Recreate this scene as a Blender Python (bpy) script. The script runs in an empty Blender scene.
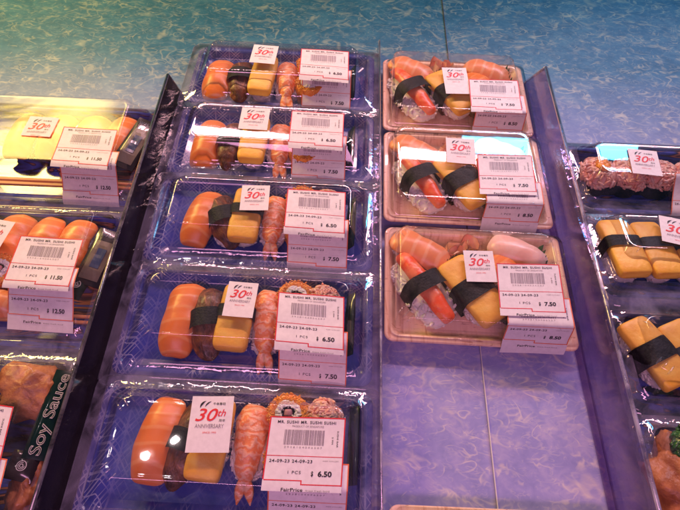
import bpy, math, random
from mathutils import Vector, Matrix, noise
random.seed(7)
R = math.radians
SC = bpy.context.scene
COL = SC.collection
# ------------------------------------------------------------------ camera
cam = bpy.data.cameras.new('camera'); cam.lens = 27.5; cam.sensor_width = 36
cam.clip_start = .01; cam.clip_end = 50
co = bpy.data.objects.new('camera', cam); COL.objects.link(co); SC.camera = co
_th, _r = R(58.5), R(2.5)
fw = Vector((0, math.cos(_th), -math.sin(_th))); r0 = Vector((1, 0, 0)); u0 = r0.cross(fw)
rt = math.cos(_r)*r0 + math.sin(_r)*u0; up = -math.sin(_r)*r0 + math.cos(_r)*u0
co.matrix_world = Matrix(((rt.x, up.x, -fw.x, 0), (rt.y, up.y, -fw.y, 0), (rt.z, up.z, -fw.z, .39), (0, 0, 0, 1)))
# ------------------------------------------------------------------ world, lamps, exposure
W = bpy.data.worlds.new('World'); SC.world = W; W.use_nodes = True
bg = W.node_tree.nodes['Background']; bg.inputs[0].default_value = (.06, .34, .58, 1); bg.inputs[1].default_value = .13
SC.view_settings.view_transform = 'Standard'; SC.view_settings.look = 'None'
SC.view_settings.exposure = -.47; SC.view_settings.gamma = 1
SC.render.resolution_x = 1024; SC.render.resolution_y = 768
SC.cycles.transparent_max_bounces = 40; SC.cycles.max_bounces = 10
def area(name, loc, target, sx, sy, power, colr, spread=180):
    l = bpy.data.lights.new(name, 'AREA'); l.shape = 'RECTANGLE'; l.size = sx; l.size_y = sy
    l.energy = power; l.color = colr; l.spread = R(spread)
    o = bpy.data.objects.new(name, l); COL.objects.link(o); o.location = loc
    o.rotation_euler = (Vector(target)-Vector(loc)).to_track_quat('-Z', 'Y').to_euler(); return o
tube = area('pink_tube_lamp', (.22, .992, .75), (.22, .20, 0), 1.35, .026, 17.5, (1, .52, .58))
tube.rotation_euler.rotate(Matrix.Rotation(R(-4.5), 3, 'Z'))
area('warm_case_lamp', (-.60, .735, .47), (-.26, .44, 0), .26, .11, 7.0, (1, .72, .20))
area('cool_case_lamp', (.42, .76, .465), (.42, .52, 0), .36, .035, 1.9, (.12, .62, 1))
area('front_pink_lamp', (-.05, -.42, .75), (0, -.02, 0), .9, .12, 1.75, (1, .42, .74), 95)
for x_, y_ in ((-.51, .257), (-.44, .30)):      # two small ceiling spots
    area('ceiling_spot', (x_, y_, 1.2), (x_, y_, 0), .022, .022, .22, (1, .78, .80)).data.shape = 'DISK'
# ------------------------------------------------------------------ mesh helpers
class MB:
    def __init__(s): s.v = []; s.f = []
    def add(s, vs, fs, M=None):
        n = len(s.v); s.v += [tuple(M @ Vector(p)) if M else tuple(p) for p in vs]; s.f += [tuple(i+n for i in f) for f in fs]
    def grid(s, rows, closed=False, M=None):
        n = len(rows[0]); vs = [p for r in rows for p in r]; fs = []
        for i in range(len(rows)-1):
            for j in range(n if closed else n-1):
                k = (j+1) % n; fs.append((i*n+j, i*n+k, (i+1)*n+k, (i+1)*n+j))
        s.add(vs, fs, M)
    def loft(s, rings, cap0=True, cap1=True, M=None):
        n = len(rings[0]); s.grid(rings, True, M)
        b = len(s.v)-n*len(rings)
        if cap0: s.f.append(tuple(range(b+n-1, b-1, -1)))
        if cap1: s.f.append(tuple(range(b+n*(len(rings)-1), b+n*len(rings))))
    def box(s, x0, x1, y0, y1, z0, z1, M=None):
        s.add([(x0,y0,z0),(x1,y0,z0),(x1,y1,z0),(x0,y1,z0),(x0,y0,z1),(x1,y0,z1),(x1,y1,z1),(x0,y1,z1)],
              [(3,2,1,0),(4,5,6,7),(0,1,5,4),(1,2,6,5),(2,3,7,6),(3,0,4,7)], M)
    def data(s, name, mat, smooth=False):
        m = bpy.data.meshes.new(name); m.from_pydata(s.v, [], s.f); m.validate()
        if mat: m.materials.append(mat)
        if smooth: m.polygons.foreach_set('use_smooth', [True]*len(m.polygons))
        m.update(); return m
def link(name, me, parent=None, loc=None):
    o = bpy.data.objects.new(name, me); COL.objects.link(o)
    if parent: o.parent = parent
    if loc: o.location = loc
    return o
def bevel(o, w, seg=2):
    b = o.modifiers.new('bevel', 'BEVEL'); b.width = w; b.segments = seg; b.limit_method = 'ANGLE'
    return o
def tag(o, label, cat, group=None, kind=None):
    o['label'] = label; o['category'] = cat
    if group: o['group'] = group
    if kind: o['kind'] = kind
    return o
def empty(name, loc, rz=0):
    o = bpy.data.objects.new(name, None); COL.objects.link(o); o.location = loc; o.rotation_euler = (0, 0, rz)
    o.empty_display_size = .01; return o
def ring(x0, x1, y0, y1, r, z, n=6):
    r = min(r, (x1-x0)/2.01, (y1-y0)/2.01); out = []
    for cx, cy, a in ((x1-r, y1-r, 0), (x0+r, y1-r, 90), (x0+r, y0+r, 180), (x1-r, y0+r, 270)):
        for i in range(n+1):
            t = R(a+90*i/n); out.append((cx+r*math.cos(t), cy+r*math.sin(t), z))
    return out
# ------------------------------------------------------------------ materials
def newmat(name):
    m = bpy.data.materials.new(name); m.use_nodes = True; nt = m.node_tree
    return m, nt, nt.nodes, nt.links, nt.nodes['Principled BSDF']
def ramp(N, stops):
    r = N.new('ShaderNodeValToRGB'); e = r.color_ramp.elements
    while len(e) < len(stops): e.new(.5)
    for i, (p, c) in enumerate(stops): e[i].position = p; e[i].color = (*c, 1)
    return r
def coords(N, L, scale=(1, 1, 1), rot=(0, 0, 0)):
    t = N.new('ShaderNodeTexCoord'); mp = N.new('ShaderNodeMapping'); mp.inputs['Scale'].default_value = scale
    mp.inputs['Rotation'].default_value = rot; L.new(t.outputs['Object'], mp.inputs[0]); return mp
def tex(N, L, mp, scale, detail=3, dist=0, rough=.5):
    n = N.new('ShaderNodeTexNoise'); n.inputs['Scale'].default_value = scale; n.inputs['Detail'].default_value = detail
    n.inputs['Distortion'].default_value = dist; n.inputs['Roughness'].default_value = rough
    L.new(mp.outputs[0], n.inputs['Vector']); return n
def math_(N, L, op, a, b=None, c=None):
    m = N.new('ShaderNodeMath'); m.operation = op
    for i, x in enumerate((a, b, c)):
        if x is None: continue
        if isinstance(x, (int, float)): m.inputs[i].default_value = x
        else: L.new(x, m.inputs[i])
    return m.outputs[0]
def mixc(N, L, fac, a, b):
    m = N.new('ShaderNodeMix'); m.data_type = 'RGBA'
    if isinstance(fac, (int, float)): m.inputs[0].default_value = fac
    else: L.new(fac, m.inputs[0])
    for i, x in ((6, a), (7, b)):
        if isinstance(x, tuple): m.inputs[i].default_value = (*x, 1)
        else: L.new(x, m.inputs[i])
    return m.outputs[2]
def bump(N, L, P, h, strength=.3, dist=.001):
    b = N.new('ShaderNodeBump'); b.inputs['Strength'].default_value = strength; b.inputs['Distance'].default_value = dist
    L.new(h, b.inputs['Height']); L.new(b.outputs[0], P.inputs['Normal']); return b
def food(name, c1, c2, scale=120, rough=.4, bstr=.3, sss=.15, c3=None, dist=1.0, stretch=(1, 1, 1), coat=0):
    m, nt, N, L, P = newmat(name); mp = coords(N, L, stretch); n = tex(N, L, mp, scale, 4, dist)
    r = ramp(N, [(.35, c1), (.62, c2)] + ([(.72, c3)] if c3 else [])); L.new(n.outputs[0], r.inputs[0])
    L.new(r.outputs[0], P.inputs['Base Color']); P.inputs['Roughness'].default_value = rough
    P.inputs['Subsurface Weight'].default_value = sss; P.inputs['Subsurface Radius'].default_value = (.5, .25, .12)
    P.inputs['Subsurface Scale'].default_value = .006; P.inputs['Coat Weight'].default_value = coat; P.inputs['Coat Roughness'].default_value = .15
    n2 = tex(N, L, mp, scale*3, 4); bump(N, L, P, n2.outputs[0], bstr, .0012); return m
def flat(name, c, rough=.5, coat=0):
    m, nt, N, L, P = newmat(name); mp = coords(N, L); n = tex(N, L, mp, 300, 3)
    L.new(mixc(N, L, n.outputs[0], tuple(x*.85 for x in c), tuple(min(1, x*1.12) for x in c)), P.inputs['Base Color'])
    P.inputs['Roughness'].default_value = rough; P.inputs['Coat Weight'].default_value = coat; return m
def salmon_mat(name, base, stripe, sc=55, width=.22):
    m, nt, N, L, P = newmat(name); mp = coords(N, L, (.45, 1, .6), (0, 0, R(-14)))
    w = N.new('ShaderNodeTexWave'); w.inputs['Scale'].default_value = sc; w.inputs['Distortion'].default_value = 6.5
    w.inputs['Detail'].default_value = 2; w.inputs['Detail Scale'].default_value = 1.1; w.bands_direction = 'Y'
    L.new(mp.outputs[0], w.inputs['Vector'])
    r = ramp(N, [(.0, base), (1-width*1.9, base), (1-width*.3, stripe), (1, stripe)]); L.new(w.outputs[1], r.inputs[0])
    n = tex(N, L, mp, 90, 4); c = mixc(N, L, math_(N, L, 'MULTIPLY', n.outputs[0], .35), r.outputs[0], tuple(x*.7 for x in base))
    L.new(c, P.inputs['Base Color']); P.inputs['Roughness'].default_value = .34
    P.inputs['Subsurface Weight'].default_value = .2; P.inputs['Subsurface Radius'].default_value = (.6, .25, .1); P.inputs['Subsurface Scale'].default_value = .006
    nb = tex(N, L, mp, 260, 4); bump(N, L, P, math_(N, L, 'ADD', w.outputs[1], math_(N, L, 'MULTIPLY', nb.outputs[0], 1.2)), .16, .0010); return m
def film(name, tint=(1, 1, 1), gloss=2.0, rough=.04, haze=.03, hazec=(.9, .85, .95), bs=.25, bscale=40):
    """thin clear plastic: what is behind it, its own reflection, and a faint milkiness"""
    m, nt, N, L, P = newmat(name); N.remove(P); out = N['Material Output']; mp = coords(N, L)
    t = N.new('ShaderNodeBsdfTransparent'); t.inputs[0].default_value = (*tint, 1)
    g = N.new('ShaderNodeBsdfGlossy'); g.inputs['Roughness'].default_value = rough
    d = N.new('ShaderNodeBsdfDiffuse'); d.inputs[0].default_value = (*hazec, 1)
    n = tex(N, L, mp, bscale, 3, .6); b = N.new('ShaderNodeBump'); b.inputs['Strength'].default_value = bs; b.inputs['Distance'].default_value = .004
    L.new(n.outputs[0], b.inputs['Height']); f = N.new('ShaderNodeFresnel'); ge = N.new('ShaderNodeNewGeometry'); L.new(math_(N, L, 'MULTIPLY_ADD', ge.outputs['Backfacing'], 1/1.5-1.5, 1.5), f.inputs[0])   # same reflectance from either side of a thin sheet
    L.new(b.outputs[0], g.inputs['Normal'])
    fm = math_(N, L, 'MINIMUM', math_(N, L, 'MULTIPLY', f.outputs[0], gloss), .85)
    sm_ = tex(N, L, mp, 26, 5, 1.8, .65); sr = N.new('ShaderNodeMapRange'); sr.inputs[1].default_value = .38; sr.inputs[2].default_value = .68; sr.inputs[3].default_value = haze*.35; sr.inputs[4].default_value = min(1, haze*2.2)
    L.new(sm_.outputs[0], sr.inputs[0]); m1 = N.new('ShaderNodeMixShader'); L.new(sr.outputs[0], m1.inputs[0])   # smears and fog
    if haze > .5: sr.inputs[3].default_value = haze; sr.inputs[4].default_value = haze
    L.new(t.outputs[0], m1.inputs[1]); L.new(d.outputs[0], m1.inputs[2])
    m2 = N.new('ShaderNodeMixShader'); L.new(fm, m2.inputs[0]); L.new(m1.outputs[0], m2.inputs[1]); L.new(g.outputs[0], m2.inputs[2])
    L.new(m2.outputs[0], out.inputs[0]); return m
def sheet_mat():
    m, nt, N, L, P = newmat('printed_water_liner'); mp = coords(N, L, (1, 1.15, 1))
    base = tex(N, L, mp, 7, 3, .4); mid = tex(N, L, mp, 40, 3, .8); fine = tex(N, L, mp, 130, 3, 1.2)
    r = ramp(N, [(.3, (.22, .24, .50)), (.5, (.32, .32, .60)), (.7, (.50, .46, .66))]); r2 = ramp(N, [(.3, (.020, .11, .20)), (.5, (.040, .165, .28)), (.7, (.09, .25, .35))])
    mixn = math_(N, L, 'ADD', math_(N, L, 'MULTIPLY', base.outputs[0], .35), math_(N, L, 'ADD', math_(N, L, 'MULTIPLY', mid.outputs[0], .40), math_(N, L, 'MULTIPLY', fine.outputs[0], .25)))
    L.new(mixn, r.inputs[0]); L.new(mixn, r2.inputs[0])
    # lamp tint painted into the print: violet-blue in front, darker sea green behind
    tg = N.new('ShaderNodeTexCoord'); sg = N.new('ShaderNodeSeparateXYZ'); L.new(tg.outputs['Object'], sg.inputs[0])
    gy = N.new('ShaderNodeMapRange'); gy.inputs[1].default_value = .26; gy.inputs[2].default_value = .50; L.new(sg.outputs[1], gy.inputs[0])
    r = type('o', (), {'outputs': [mixc(N, L, gy.outputs[0], r.outputs[0], r2.outputs[0])]})
    col = r.outputs[0]
    tc = N.new('ShaderNodeTexCoord')
    for k, (sc, wid, amt, off, rot) in enumerate(((30, .042, .62, 3, 25), (44, .045, .55, 9, -30), (22, .030, .45, 17, 60), (84, .050, .30, 23, 0))):
        mp2 = N.new('ShaderNodeMapping'); mp2.inputs['Location'].default_value = (off, off*.7, off); mp2.inputs['Rotation'].default_value = (0, 0, R(rot))
        mp2.inputs['Scale'].default_value = (1, 1.7, 1); L.new(tc.outputs['Object'], mp2.inputs[0])
        n = tex(N, L, mp2, sc, 1.5, 1.6, .45)
        ridge = math_(N, L, 'ABSOLUTE', math_(N, L, 'SUBTRACT', n.outputs[0], .5))
        line = N.new('ShaderNodeMapRange'); line.inputs[1].default_value = 0; line.inputs[2].default_value = wid; line.inputs[3].default_value = 1; line.inputs[4].default_value = 0
        L.new(ridge, line.inputs[0])
        mk = tex(N, L, mp2, sc*1.25, 2, .5); mm = N.new('ShaderNodeMapRange'); mm.inputs[1].default_value = .47; mm.inputs[2].default_value = .66
        L.new(mk.outputs[0], mm.inputs[0])
        fac = math_(N, L, 'MULTIPLY', math_(N, L, 'MULTIPLY', line.outputs[0], mm.outputs[0]), amt)
        col = mixc(N, L, fac, col, mixc(N, L, gy.outputs[0], (.74, .68, .60), (.40, .46, .38)))
    sp = tex(N, L, mp, 38, 2, 1.2); sm = N.new('ShaderNodeMapRange'); sm.inputs[1].default_value = .63; sm.inputs[2].default_value = .74; L.new(sp.outputs[0], sm.inputs[0])
    col = mixc(N, L, math_(N, L, 'MULTIPLY', sm.outputs[0], .6), col, mixc(N, L, gy.outputs[0], (.66, .60, .56), (.36, .42, .36)))
    L.new(col, P.inputs['Base Color']); P.inputs['Roughness'].default_value = .42; P.inputs['Specular IOR Level'].default_value = .3
    bump(N, L, P, base.outputs[0], .3, .004); return m
def lattice_mat(name, c0, c1, sc=140, width=.10, amt=.7):
    """printed tray: crossing diagonal pale lines"""
    m, nt, N, L, P = newmat(name); tc = N.new('ShaderNodeTexCoord'); sx = N.new('ShaderNodeSeparateXYZ'); L.new(tc.outputs['Object'], sx.inputs[0])
    x = sx.outputs[0]; y = math_(N, L, 'ADD', math_(N, L, 'MULTIPLY', sx.outputs[1], .75), math_(N, L, 'MULTIPLY', sx.outputs[2], .9))
    acc = None
    for a, b, s in ((1, 1, sc), (1, -1, sc), (1, 0, sc*.5), (1, 1, sc*.5), (1, -1, sc*.5)):
        v = math_(N, L, 'ADD', math_(N, L, 'MULTIPLY', x, a*s), math_(N, L, 'MULTIPLY', y, b*s))
        fr = math_(N, L, 'ABSOLUTE', math_(N, L, 'SUBTRACT', math_(N, L, 'FRACT', v), .5))
        l = math_(N, L, 'LESS_THAN', fr, width*.5); acc = l if acc is None else math_(N, L, 'MAXIMUM', acc, l)
    mp = coords(N, L); n = tex(N, L, mp, 60, 3); c = mixc(N, L, n.outputs[0], tuple(q*.6 for q in c0), tuple(min(1, q*1.5) for q in c0))
    nm = N.new('ShaderNodeMapRange'); nm.inputs[1].default_value = .42; nm.inputs[2].default_value = .6
    n3 = tex(N, L, mp, 45, 2); L.new(n3.outputs[0], nm.inputs[0])
    wall = N.new('ShaderNodeMapRange'); wall.inputs[1].default_value = .0042; wall.inputs[2].default_value = .0060; wall.inputs[3].default_value = .22; L.new(sx.outputs[2], wall.inputs[0])
    L.new(mixc(N, L, math_(N, L, 'MULTIPLY', math_(N, L, 'MULTIPLY', math_(N, L, 'MULTIPLY', acc, nm.outputs[0]), amt), wall.outputs[0]), c, c1), P.inputs['Base Color'])
    P.inputs['Roughness'].default_value = .22; P.inputs['Coat Weight'].default_value = .5; bump(N, L, P, n.outputs[0], .2, .002); return m
def wood_tray_mat():
    m, nt, N, L, P = newmat('wood_print_tray'); mp = coords(N, L, (9, 1, 3)); n = tex(N, L, mp, 30, 4, .8)
    r = ramp(N, [(.25, (.60, .30, .19)), (.42, (.84, .54, .37)), (.7, (.90, .63, .46))]); L.new(n.outputs[0], r.inputs[0])
    mp2 = coords(N, L, (1, 5, 2)); n2 = tex(N, L, mp2, 90, 3, 1); mr = N.new('ShaderNodeMapRange'); mr.inputs[1].default_value = .62; mr.inputs[2].default_value = .7; L.new(n2.outputs[0], mr.inputs[0])
    L.new(mixc(N, L, math_(N, L, 'MULTIPLY', mr.outputs[0], .55), r.outputs[0], (.38, .13, .07)), P.inputs['Base Color']); P.inputs['Roughness'].default_value = .3; P.inputs['Coat Weight'].default_value = .4; return m
def stripe_tray_mat():
    m, nt, N, L, P = newmat('navy_tray_painted_glints'); mp = coords(N, L, (.25, 1, 1.6)); n = tex(N, L, mp, 75, 2, 1.2)
    r = ramp(N, [(.40, (.012, .010, .022)), (.47, (.03, .045, .30)), (.56, (.05, .07, .42)), (.60, (.02, .015, .04)), (.64, (.45, .17, .10)), (.69, (.02, .015, .04))])  # orange bands are reflections painted into the navy plastic
    L.new(n.outputs[0], r.inputs[0]); L.new(r.outputs[0], P.inputs['Base Color']); P.inputs['Roughness'].default_value = .16; P.inputs['Coat Weight'].default_value = .6
    n2 = tex(N, L, mp, 40, 2); bump(N, L, P, n2.outputs[0], .3, .003); return m

M = dict(
  liner=sheet_mat(), seam=flat('liner_edge_highlight', (.75, .72, .70), .5), under=flat('case_floor_paint', (.08, .08, .09), .5),
  board=flat('blocker_board_grey', (.5, .5, .52), .5),
  blue=lattice_mat('blue_lattice_tray', (.05, .062, .32), (.62, .62, .82), amt=.55), wood=wood_tray_mat(), navy=stripe_tray_mat(),
  lid=film('clear_lid_plastic', haze=.02, gloss=2.2, rough=.03, hazec=(.80, .78, 1), bs=.016, bscale=22), lid2=film('clear_lid_plastic_flat', haze=.02, gloss=1.6, rough=.03, hazec=(.95, .78, .75), bs=.016, bscale=18), lid3=film('clear_lid_plastic_scuffed', haze=.03, gloss=.55, rough=.16, hazec=(.9, .8, .75), bs=.30, bscale=13),
  rim=film('lid_rim_plastic', haze=.10, gloss=3, rough=.05, hazec=(.72, .68, .95), bs=.25, bscale=70),
  acryl=film('clear_acrylic', (.72, .62, .80), 1.4, .10, .10, (.42, .32, .55), .25, 18), acryledge=film('acrylic_edge', (.75, .7, .85), 3.0, .05, .30, (.8, .76, .95), .1),
  smoke=film('smoked_acrylic', (.03, .02, .03), .7, .12, .75, (.018, .012, .018), .05, 20),
  smokeedge=film('smoked_acrylic_edge', (.2, .2, .22), 1.6, .12, .4, (.22, .2, .22), .1),
  paper=flat('label_paper', (.80, .75, .75), .55), red=flat('label_red_ink', (.72, .03, .04), .5), orange=flat('label_orange_ink', (.80, .17, .06), .5), black=flat('label_black_ink', (.02, .018, .022), .5),
  grey=flat('label_grey_ink', (.30, .26, .28), .5),
  rice=food('rice', (.80, .72, .66), (.88, .82, .76), 200, .4, .2, .25),
  salmon=salmon_mat('salmon', (.84, .23, .045), (.89, .34, .11), 28, .12), salmon2=salmon_mat('pale_salmon', (.86, .30, .12), (.92, .44, .24), 28, .16),
  tamago=food('omelette', (.80, .40, .045), (.87, .50, .075), 70, .48, .45, .08, dist=.5, c3=(.88, .55, .11)),
  eel=food('grilled_eel', (.05, .014, .006), (.20, .060, .020), 150, .45, 1.0, 0, c3=(.48, .20, .09), dist=1.0, coat=.12, stretch=(1, .4, 1)),
  shrimp=None, nori=food('nori', (.005, .005, .005), (.012, .012, .011), 200, .55, .5, 0, coat=0),
  crab=None, roe=food('orange_roe', (.80, .22, .03), (.90, .38, .06), 350, .25, .8, .15, dist=0, coat=.4),
  mayo=food('pink_crab_salad', (.86, .36, .24), (.88, .55, .43), 180, .4, .8, .25),
  inari=food('fried_tofu', (.30, .095, .03), (.52, .20, .065), 75, .45, 1, .05), ginger=food('pickled_ginger', (.86, .40, .30), (.90, .55, .45), 60, .25, .4, .3, coat=.4),
  whitefish=food('pale_fish', (.86, .48, .38), (.90, .62, .55), 45, .3, .25, .3), green=food('green_grass_sheet', (.012, .07, .03), (.03, .14, .06), 90, .35, .3, .0),
  weed=food('seaweed_salad', (.015, .06, .02), (.04, .15, .04), 150, .2, .6, .1, coat=.5),
  brown=food('brown_stew', (.24, .08, .03), (.42, .17, .07), 90, .4, .6, .1), stick=food('bamboo_chopstick', (.62, .27, .10), (.72, .36, .16), 40, .5, .2, 0, stretch=(.2, 1, 1)),
  packg=flat('packet_green', (.005, .020, .016), .22, .5), packk=flat('packet_black', (.03, .025, .028), .22, .5), packw=flat('packet_print', (.62, .60, .58), .4),
  packp=flat('packet_panel', (.16, .13, .10), .3, .3), packb=flat('packet_blue', (.05, .07, .14), .3, .3), kani=flat('crab_stick_pink', (.55, .25, .28), .4))
def shrimp_mat(name, a, b, sc):
    m, nt, N, L, P = newmat(name); mp = coords(N, L, (.8, 1, 1)); w = N.new('ShaderNodeTexWave'); w.bands_direction = 'Y'
    w.inputs['Scale'].default_value = sc; w.inputs['Distortion'].default_value = 9; w.inputs['Detail'].default_value = 4; w.inputs['Detail Scale'].default_value = 3.5
    L.new(mp.outputs[0], w.inputs['Vector']); r = ramp(N, [(.15, a), (.75, b)]); L.new(w.outputs[1], r.inputs[0])
    L.new(r.outputs[0], P.inputs['Base Color']); P.inputs['Roughness'].default_value = .32; P.inputs['Subsurface Weight'].default_value = .2
    P.inputs['Subsurface Scale'].default_value = .005; bump(N, L, P, w.outputs[1], .25, .0013); return m
M['nori'].node_tree.nodes['Principled BSDF'].inputs['Specular IOR Level'].default_value = .22
M['shrimp'] = shrimp_mat('cooked_shrimp', (.86, .27, .09), (.93, .50, .30), 50)
M['crab'] = shrimp_mat('crab_stick', (.86, .11, .03), (.88, .22, .09), 18)

# ------------------------------------------------------------------ the setting
def sheet(name, x0, x1, z):
    nx = max(2, int((x1-x0)/.03)); ny = 56; m = MB(); rows = []
    for j in range(ny+1):
        y = -.28+1.62*j/ny
        rows.append([(x0+(x1-x0)*i/nx, y, z+.0006*noise.noise((x0+(x1-x0)*i/nx*9, y*9, z*99))) for i in range(nx+1)])
    m.grid(rows); o = link(name, m.data(name, M['liner'], True)); o['kind'] = 'structure'; return o
# the seam runs from (.1135, -.28) to (.1165, 1.3)
sheet('shelf_surface', -1.1, .1160, 0); sheet('shelf_surface', .1148, 1.1, .0012)
m = MB(); m.box(.1146, .11500, .165, 1.3, .0003, .0022)
o = link('liner_edge', m.data('liner_edge', M['under'])); o['kind'] = 'structure'
m = MB(); m.box(.11440, .11490, -.28, .164, .0007, .0023)  # front seam line: the edge's highlight painted as a whitish strip
o = link('liner_edge', m.data('liner_edge', M['seam'])); o['kind'] = 'structure'
m = MB(); m.box(-1.1, 1.1, -.28, 1.34, -.03, -.004); o = link('case_floor', m.data('case_floor', M['under'])); o['kind'] = 'structure'
m = MB(); m.box(-.9, 1.1, .853, 1.34, .50, .512); o = link('light_blocker_board', m.data('light_blocker_board', M['board'])); bevel(o, .003)  # unseen board put in to keep the pink tube off the back
tag(o, 'unseen grey board added over the back to block the pink lamp', 'light blocker')

# ------------------------------------------------------------------ acrylic dividers
def divider(name, label, xb, xt, y0, y1, h, slope, mat, edge, th=.002, flange=0, flmat=None):
    e = tag(empty(name, (xb, y0, 0)), label, 'divider'); L_ = y1-y0; m = MB()
    def pr(z, dx): return xt-xb if z else 0
    P_ = [(0, 0, 0), (0, L_, 0), (xt-xb, L_-slope, h), (xt-xb, 0, h)]
    vs = [(p[0]-th/2, p[1], p[2]+.002) for p in P_]+[(p[0]+th/2, p[1], p[2]+.002) for p in P_]
    m.add(vs, [(0, 1, 2, 3), (7, 6, 5, 4), (0, 4, 5, 1), (1, 5, 6, 2), (2, 6, 7, 3), (3, 7, 4, 0)])
    link('panel', m.data('panel', mat), e)
    # polished rim following the top and the sloping back edge
    m = MB()
    for a, b in ((P_[3], P_[2]), (P_[2], P_[1])):
        A = Vector(a); B = Vector(b); d = (B-A).normalized(); n1 = Vector((1, 0, 0)); n2 = d.cross(n1).normalized(); r = th*.62; rows = []
        for q in (A, B): rows.append([tuple(q+Vector((0, 0, .0025))+n1*r*math.cos(t)+n2*r*math.sin(t)) for t in [k*math.pi/4 for k in range(8)]])
        m.loft(rows)
    link('rim', m.data('rim', edge, True), e)
    if flange:
        m = MB(); m.box(min(0, flange)+(.0015 if flange > 0 else 0), max(0, flange)-(0.0015 if flange < 0 else 0), 0, L_, .0022, .0040); bevel(link('base_flange', m.data('base_flange', flmat or mat), e), .0006)
    return e
divider('shelf_divider', 'black smoked acrylic divider with pointed back end, left of the blue trays', -.1728, -.1775, -.15, .425, .0395, .012, M['smoke'], M['smokeedge'], .0024, -.007)
divider('shelf_divider', 'narrow clear acrylic divider between the blue trays and the wood print trays', .0330, .0335, -.15, .515, .022, .01, M['acryl'], M['acryledge'], .0016, 0)
divider('shelf_divider', 'purple clear acrylic divider with pointed back end, right of the wood print trays', .1965, .2010, -.15, .472, .041, .025, M['acryl'], M['acryledge'], .0026, -.007)

# ------------------------------------------------------------------ text
_tc = {}
def text_geo(s, outline=False, bold=0, shear=0, space=1.0):
    k = (s, outline, bold, shear, space)
    if k in _tc: return _tc[k]
    c = bpy.data.curves.new('t', 'FONT'); c.body = s; c.size = 1; c.align_x = 'CENTER'; c.align_y = 'CENTER'; c.resolution_u = 3
    c.offset = bold; c.shear = shear; c.space_character = space
    if outline: c.fill_mode = 'NONE'; c.bevel_depth = .022; c.bevel_resolution = 0
    o = bpy.data.objects.new('t', c); COL.objects.link(o); dg = bpy.context.evaluated_depsgraph_get()
    me = bpy.data.meshes.new_from_object(o.evaluated_get(dg))
    vs = [tuple(v.co) for v in me.vertices]; fs = [tuple(p.vertices) for p in me.polygons]
    bpy.data.objects.remove(o); bpy.data.curves.remove(c); bpy.data.meshes.remove(me)
    if vs:
        xs = [v[0] for v in vs]; ys = [v[1] for v in vs]; cx = (min(xs)+max(xs))/2; cy = (min(ys)+max(ys))/2
        w = max(xs)-min(xs); h = max(ys)-min(ys); vs = [(v[0]-cx, v[1]-cy, v[2]) for v in vs]
    else: w = h = 1
    _tc[k] = (vs, fs, w, h); return _tc[k]
def put_text(mb, S, s, u, v, w=None, h=None, ang=0, lift=.00022, **kw):
    """text centred at (u, v) of the surface S, stretched to w by h"""
    vs, fs, tw, th = text_geo(s, **kw); sx = w/tw if w else h/th; sy = h/th if h else sx
    ca, sa = math.cos(ang), math.sin(ang); out = []
    for x, y, z in vs:
        a, b = x*sx, y*sy; out.append(S(u+a*ca-b*sa, v-(a*sa+b*ca), lift+z*sx))
    mb.add(out, fs)
def strip(mb, S, u0, u1, v0, v1, lift, nv=1, nu=1):
    for i in range(nv):
        a = v0+(v1-v0)*i/nv; b = v0+(v1-v0)*(i+1)/nv
        mb.grid([[S(u0+(u1-u0)*k/nu, a, lift) for k in range(nu+1)], [S(u0+(u1-u0)*k/nu, b, lift) for k in range(nu+1)]])
LW = .050
def path_fn(pts):
    """polyline in (y, z) by arc length -> (y, z, normal)"""
    seg = []; acc = 0
    for a, b in zip(pts, pts[1:]):
        l = math.dist(a, b); seg.append((acc, l, a, b)); acc += l
    def f(s):
        for a0, l, a, b in seg:
            if s <= a0+l or (a0, l, a, b) == seg[-1]:
                t = (s-a0)/l; d = ((b[0]-a[0])/l, (b[1]-a[1])/l)
                return a[0]+(b[0]-a[0])*t, a[1]+(b[1]-a[1])*t, (d[1], -d[0])
    return f
def smooth(pts, it=3):
    for _ in range(it):
        q = [pts[0]]
        for a, b in zip(pts, pts[1:]):
            q += [(a[0]*.75+b[0]*.25, a[1]*.75+b[1]*.25), (a[0]*.25+b[0]*.75, a[1]*.25+b[1]*.75)]
        pts = q+[pts[-1]]
    return pts
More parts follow.
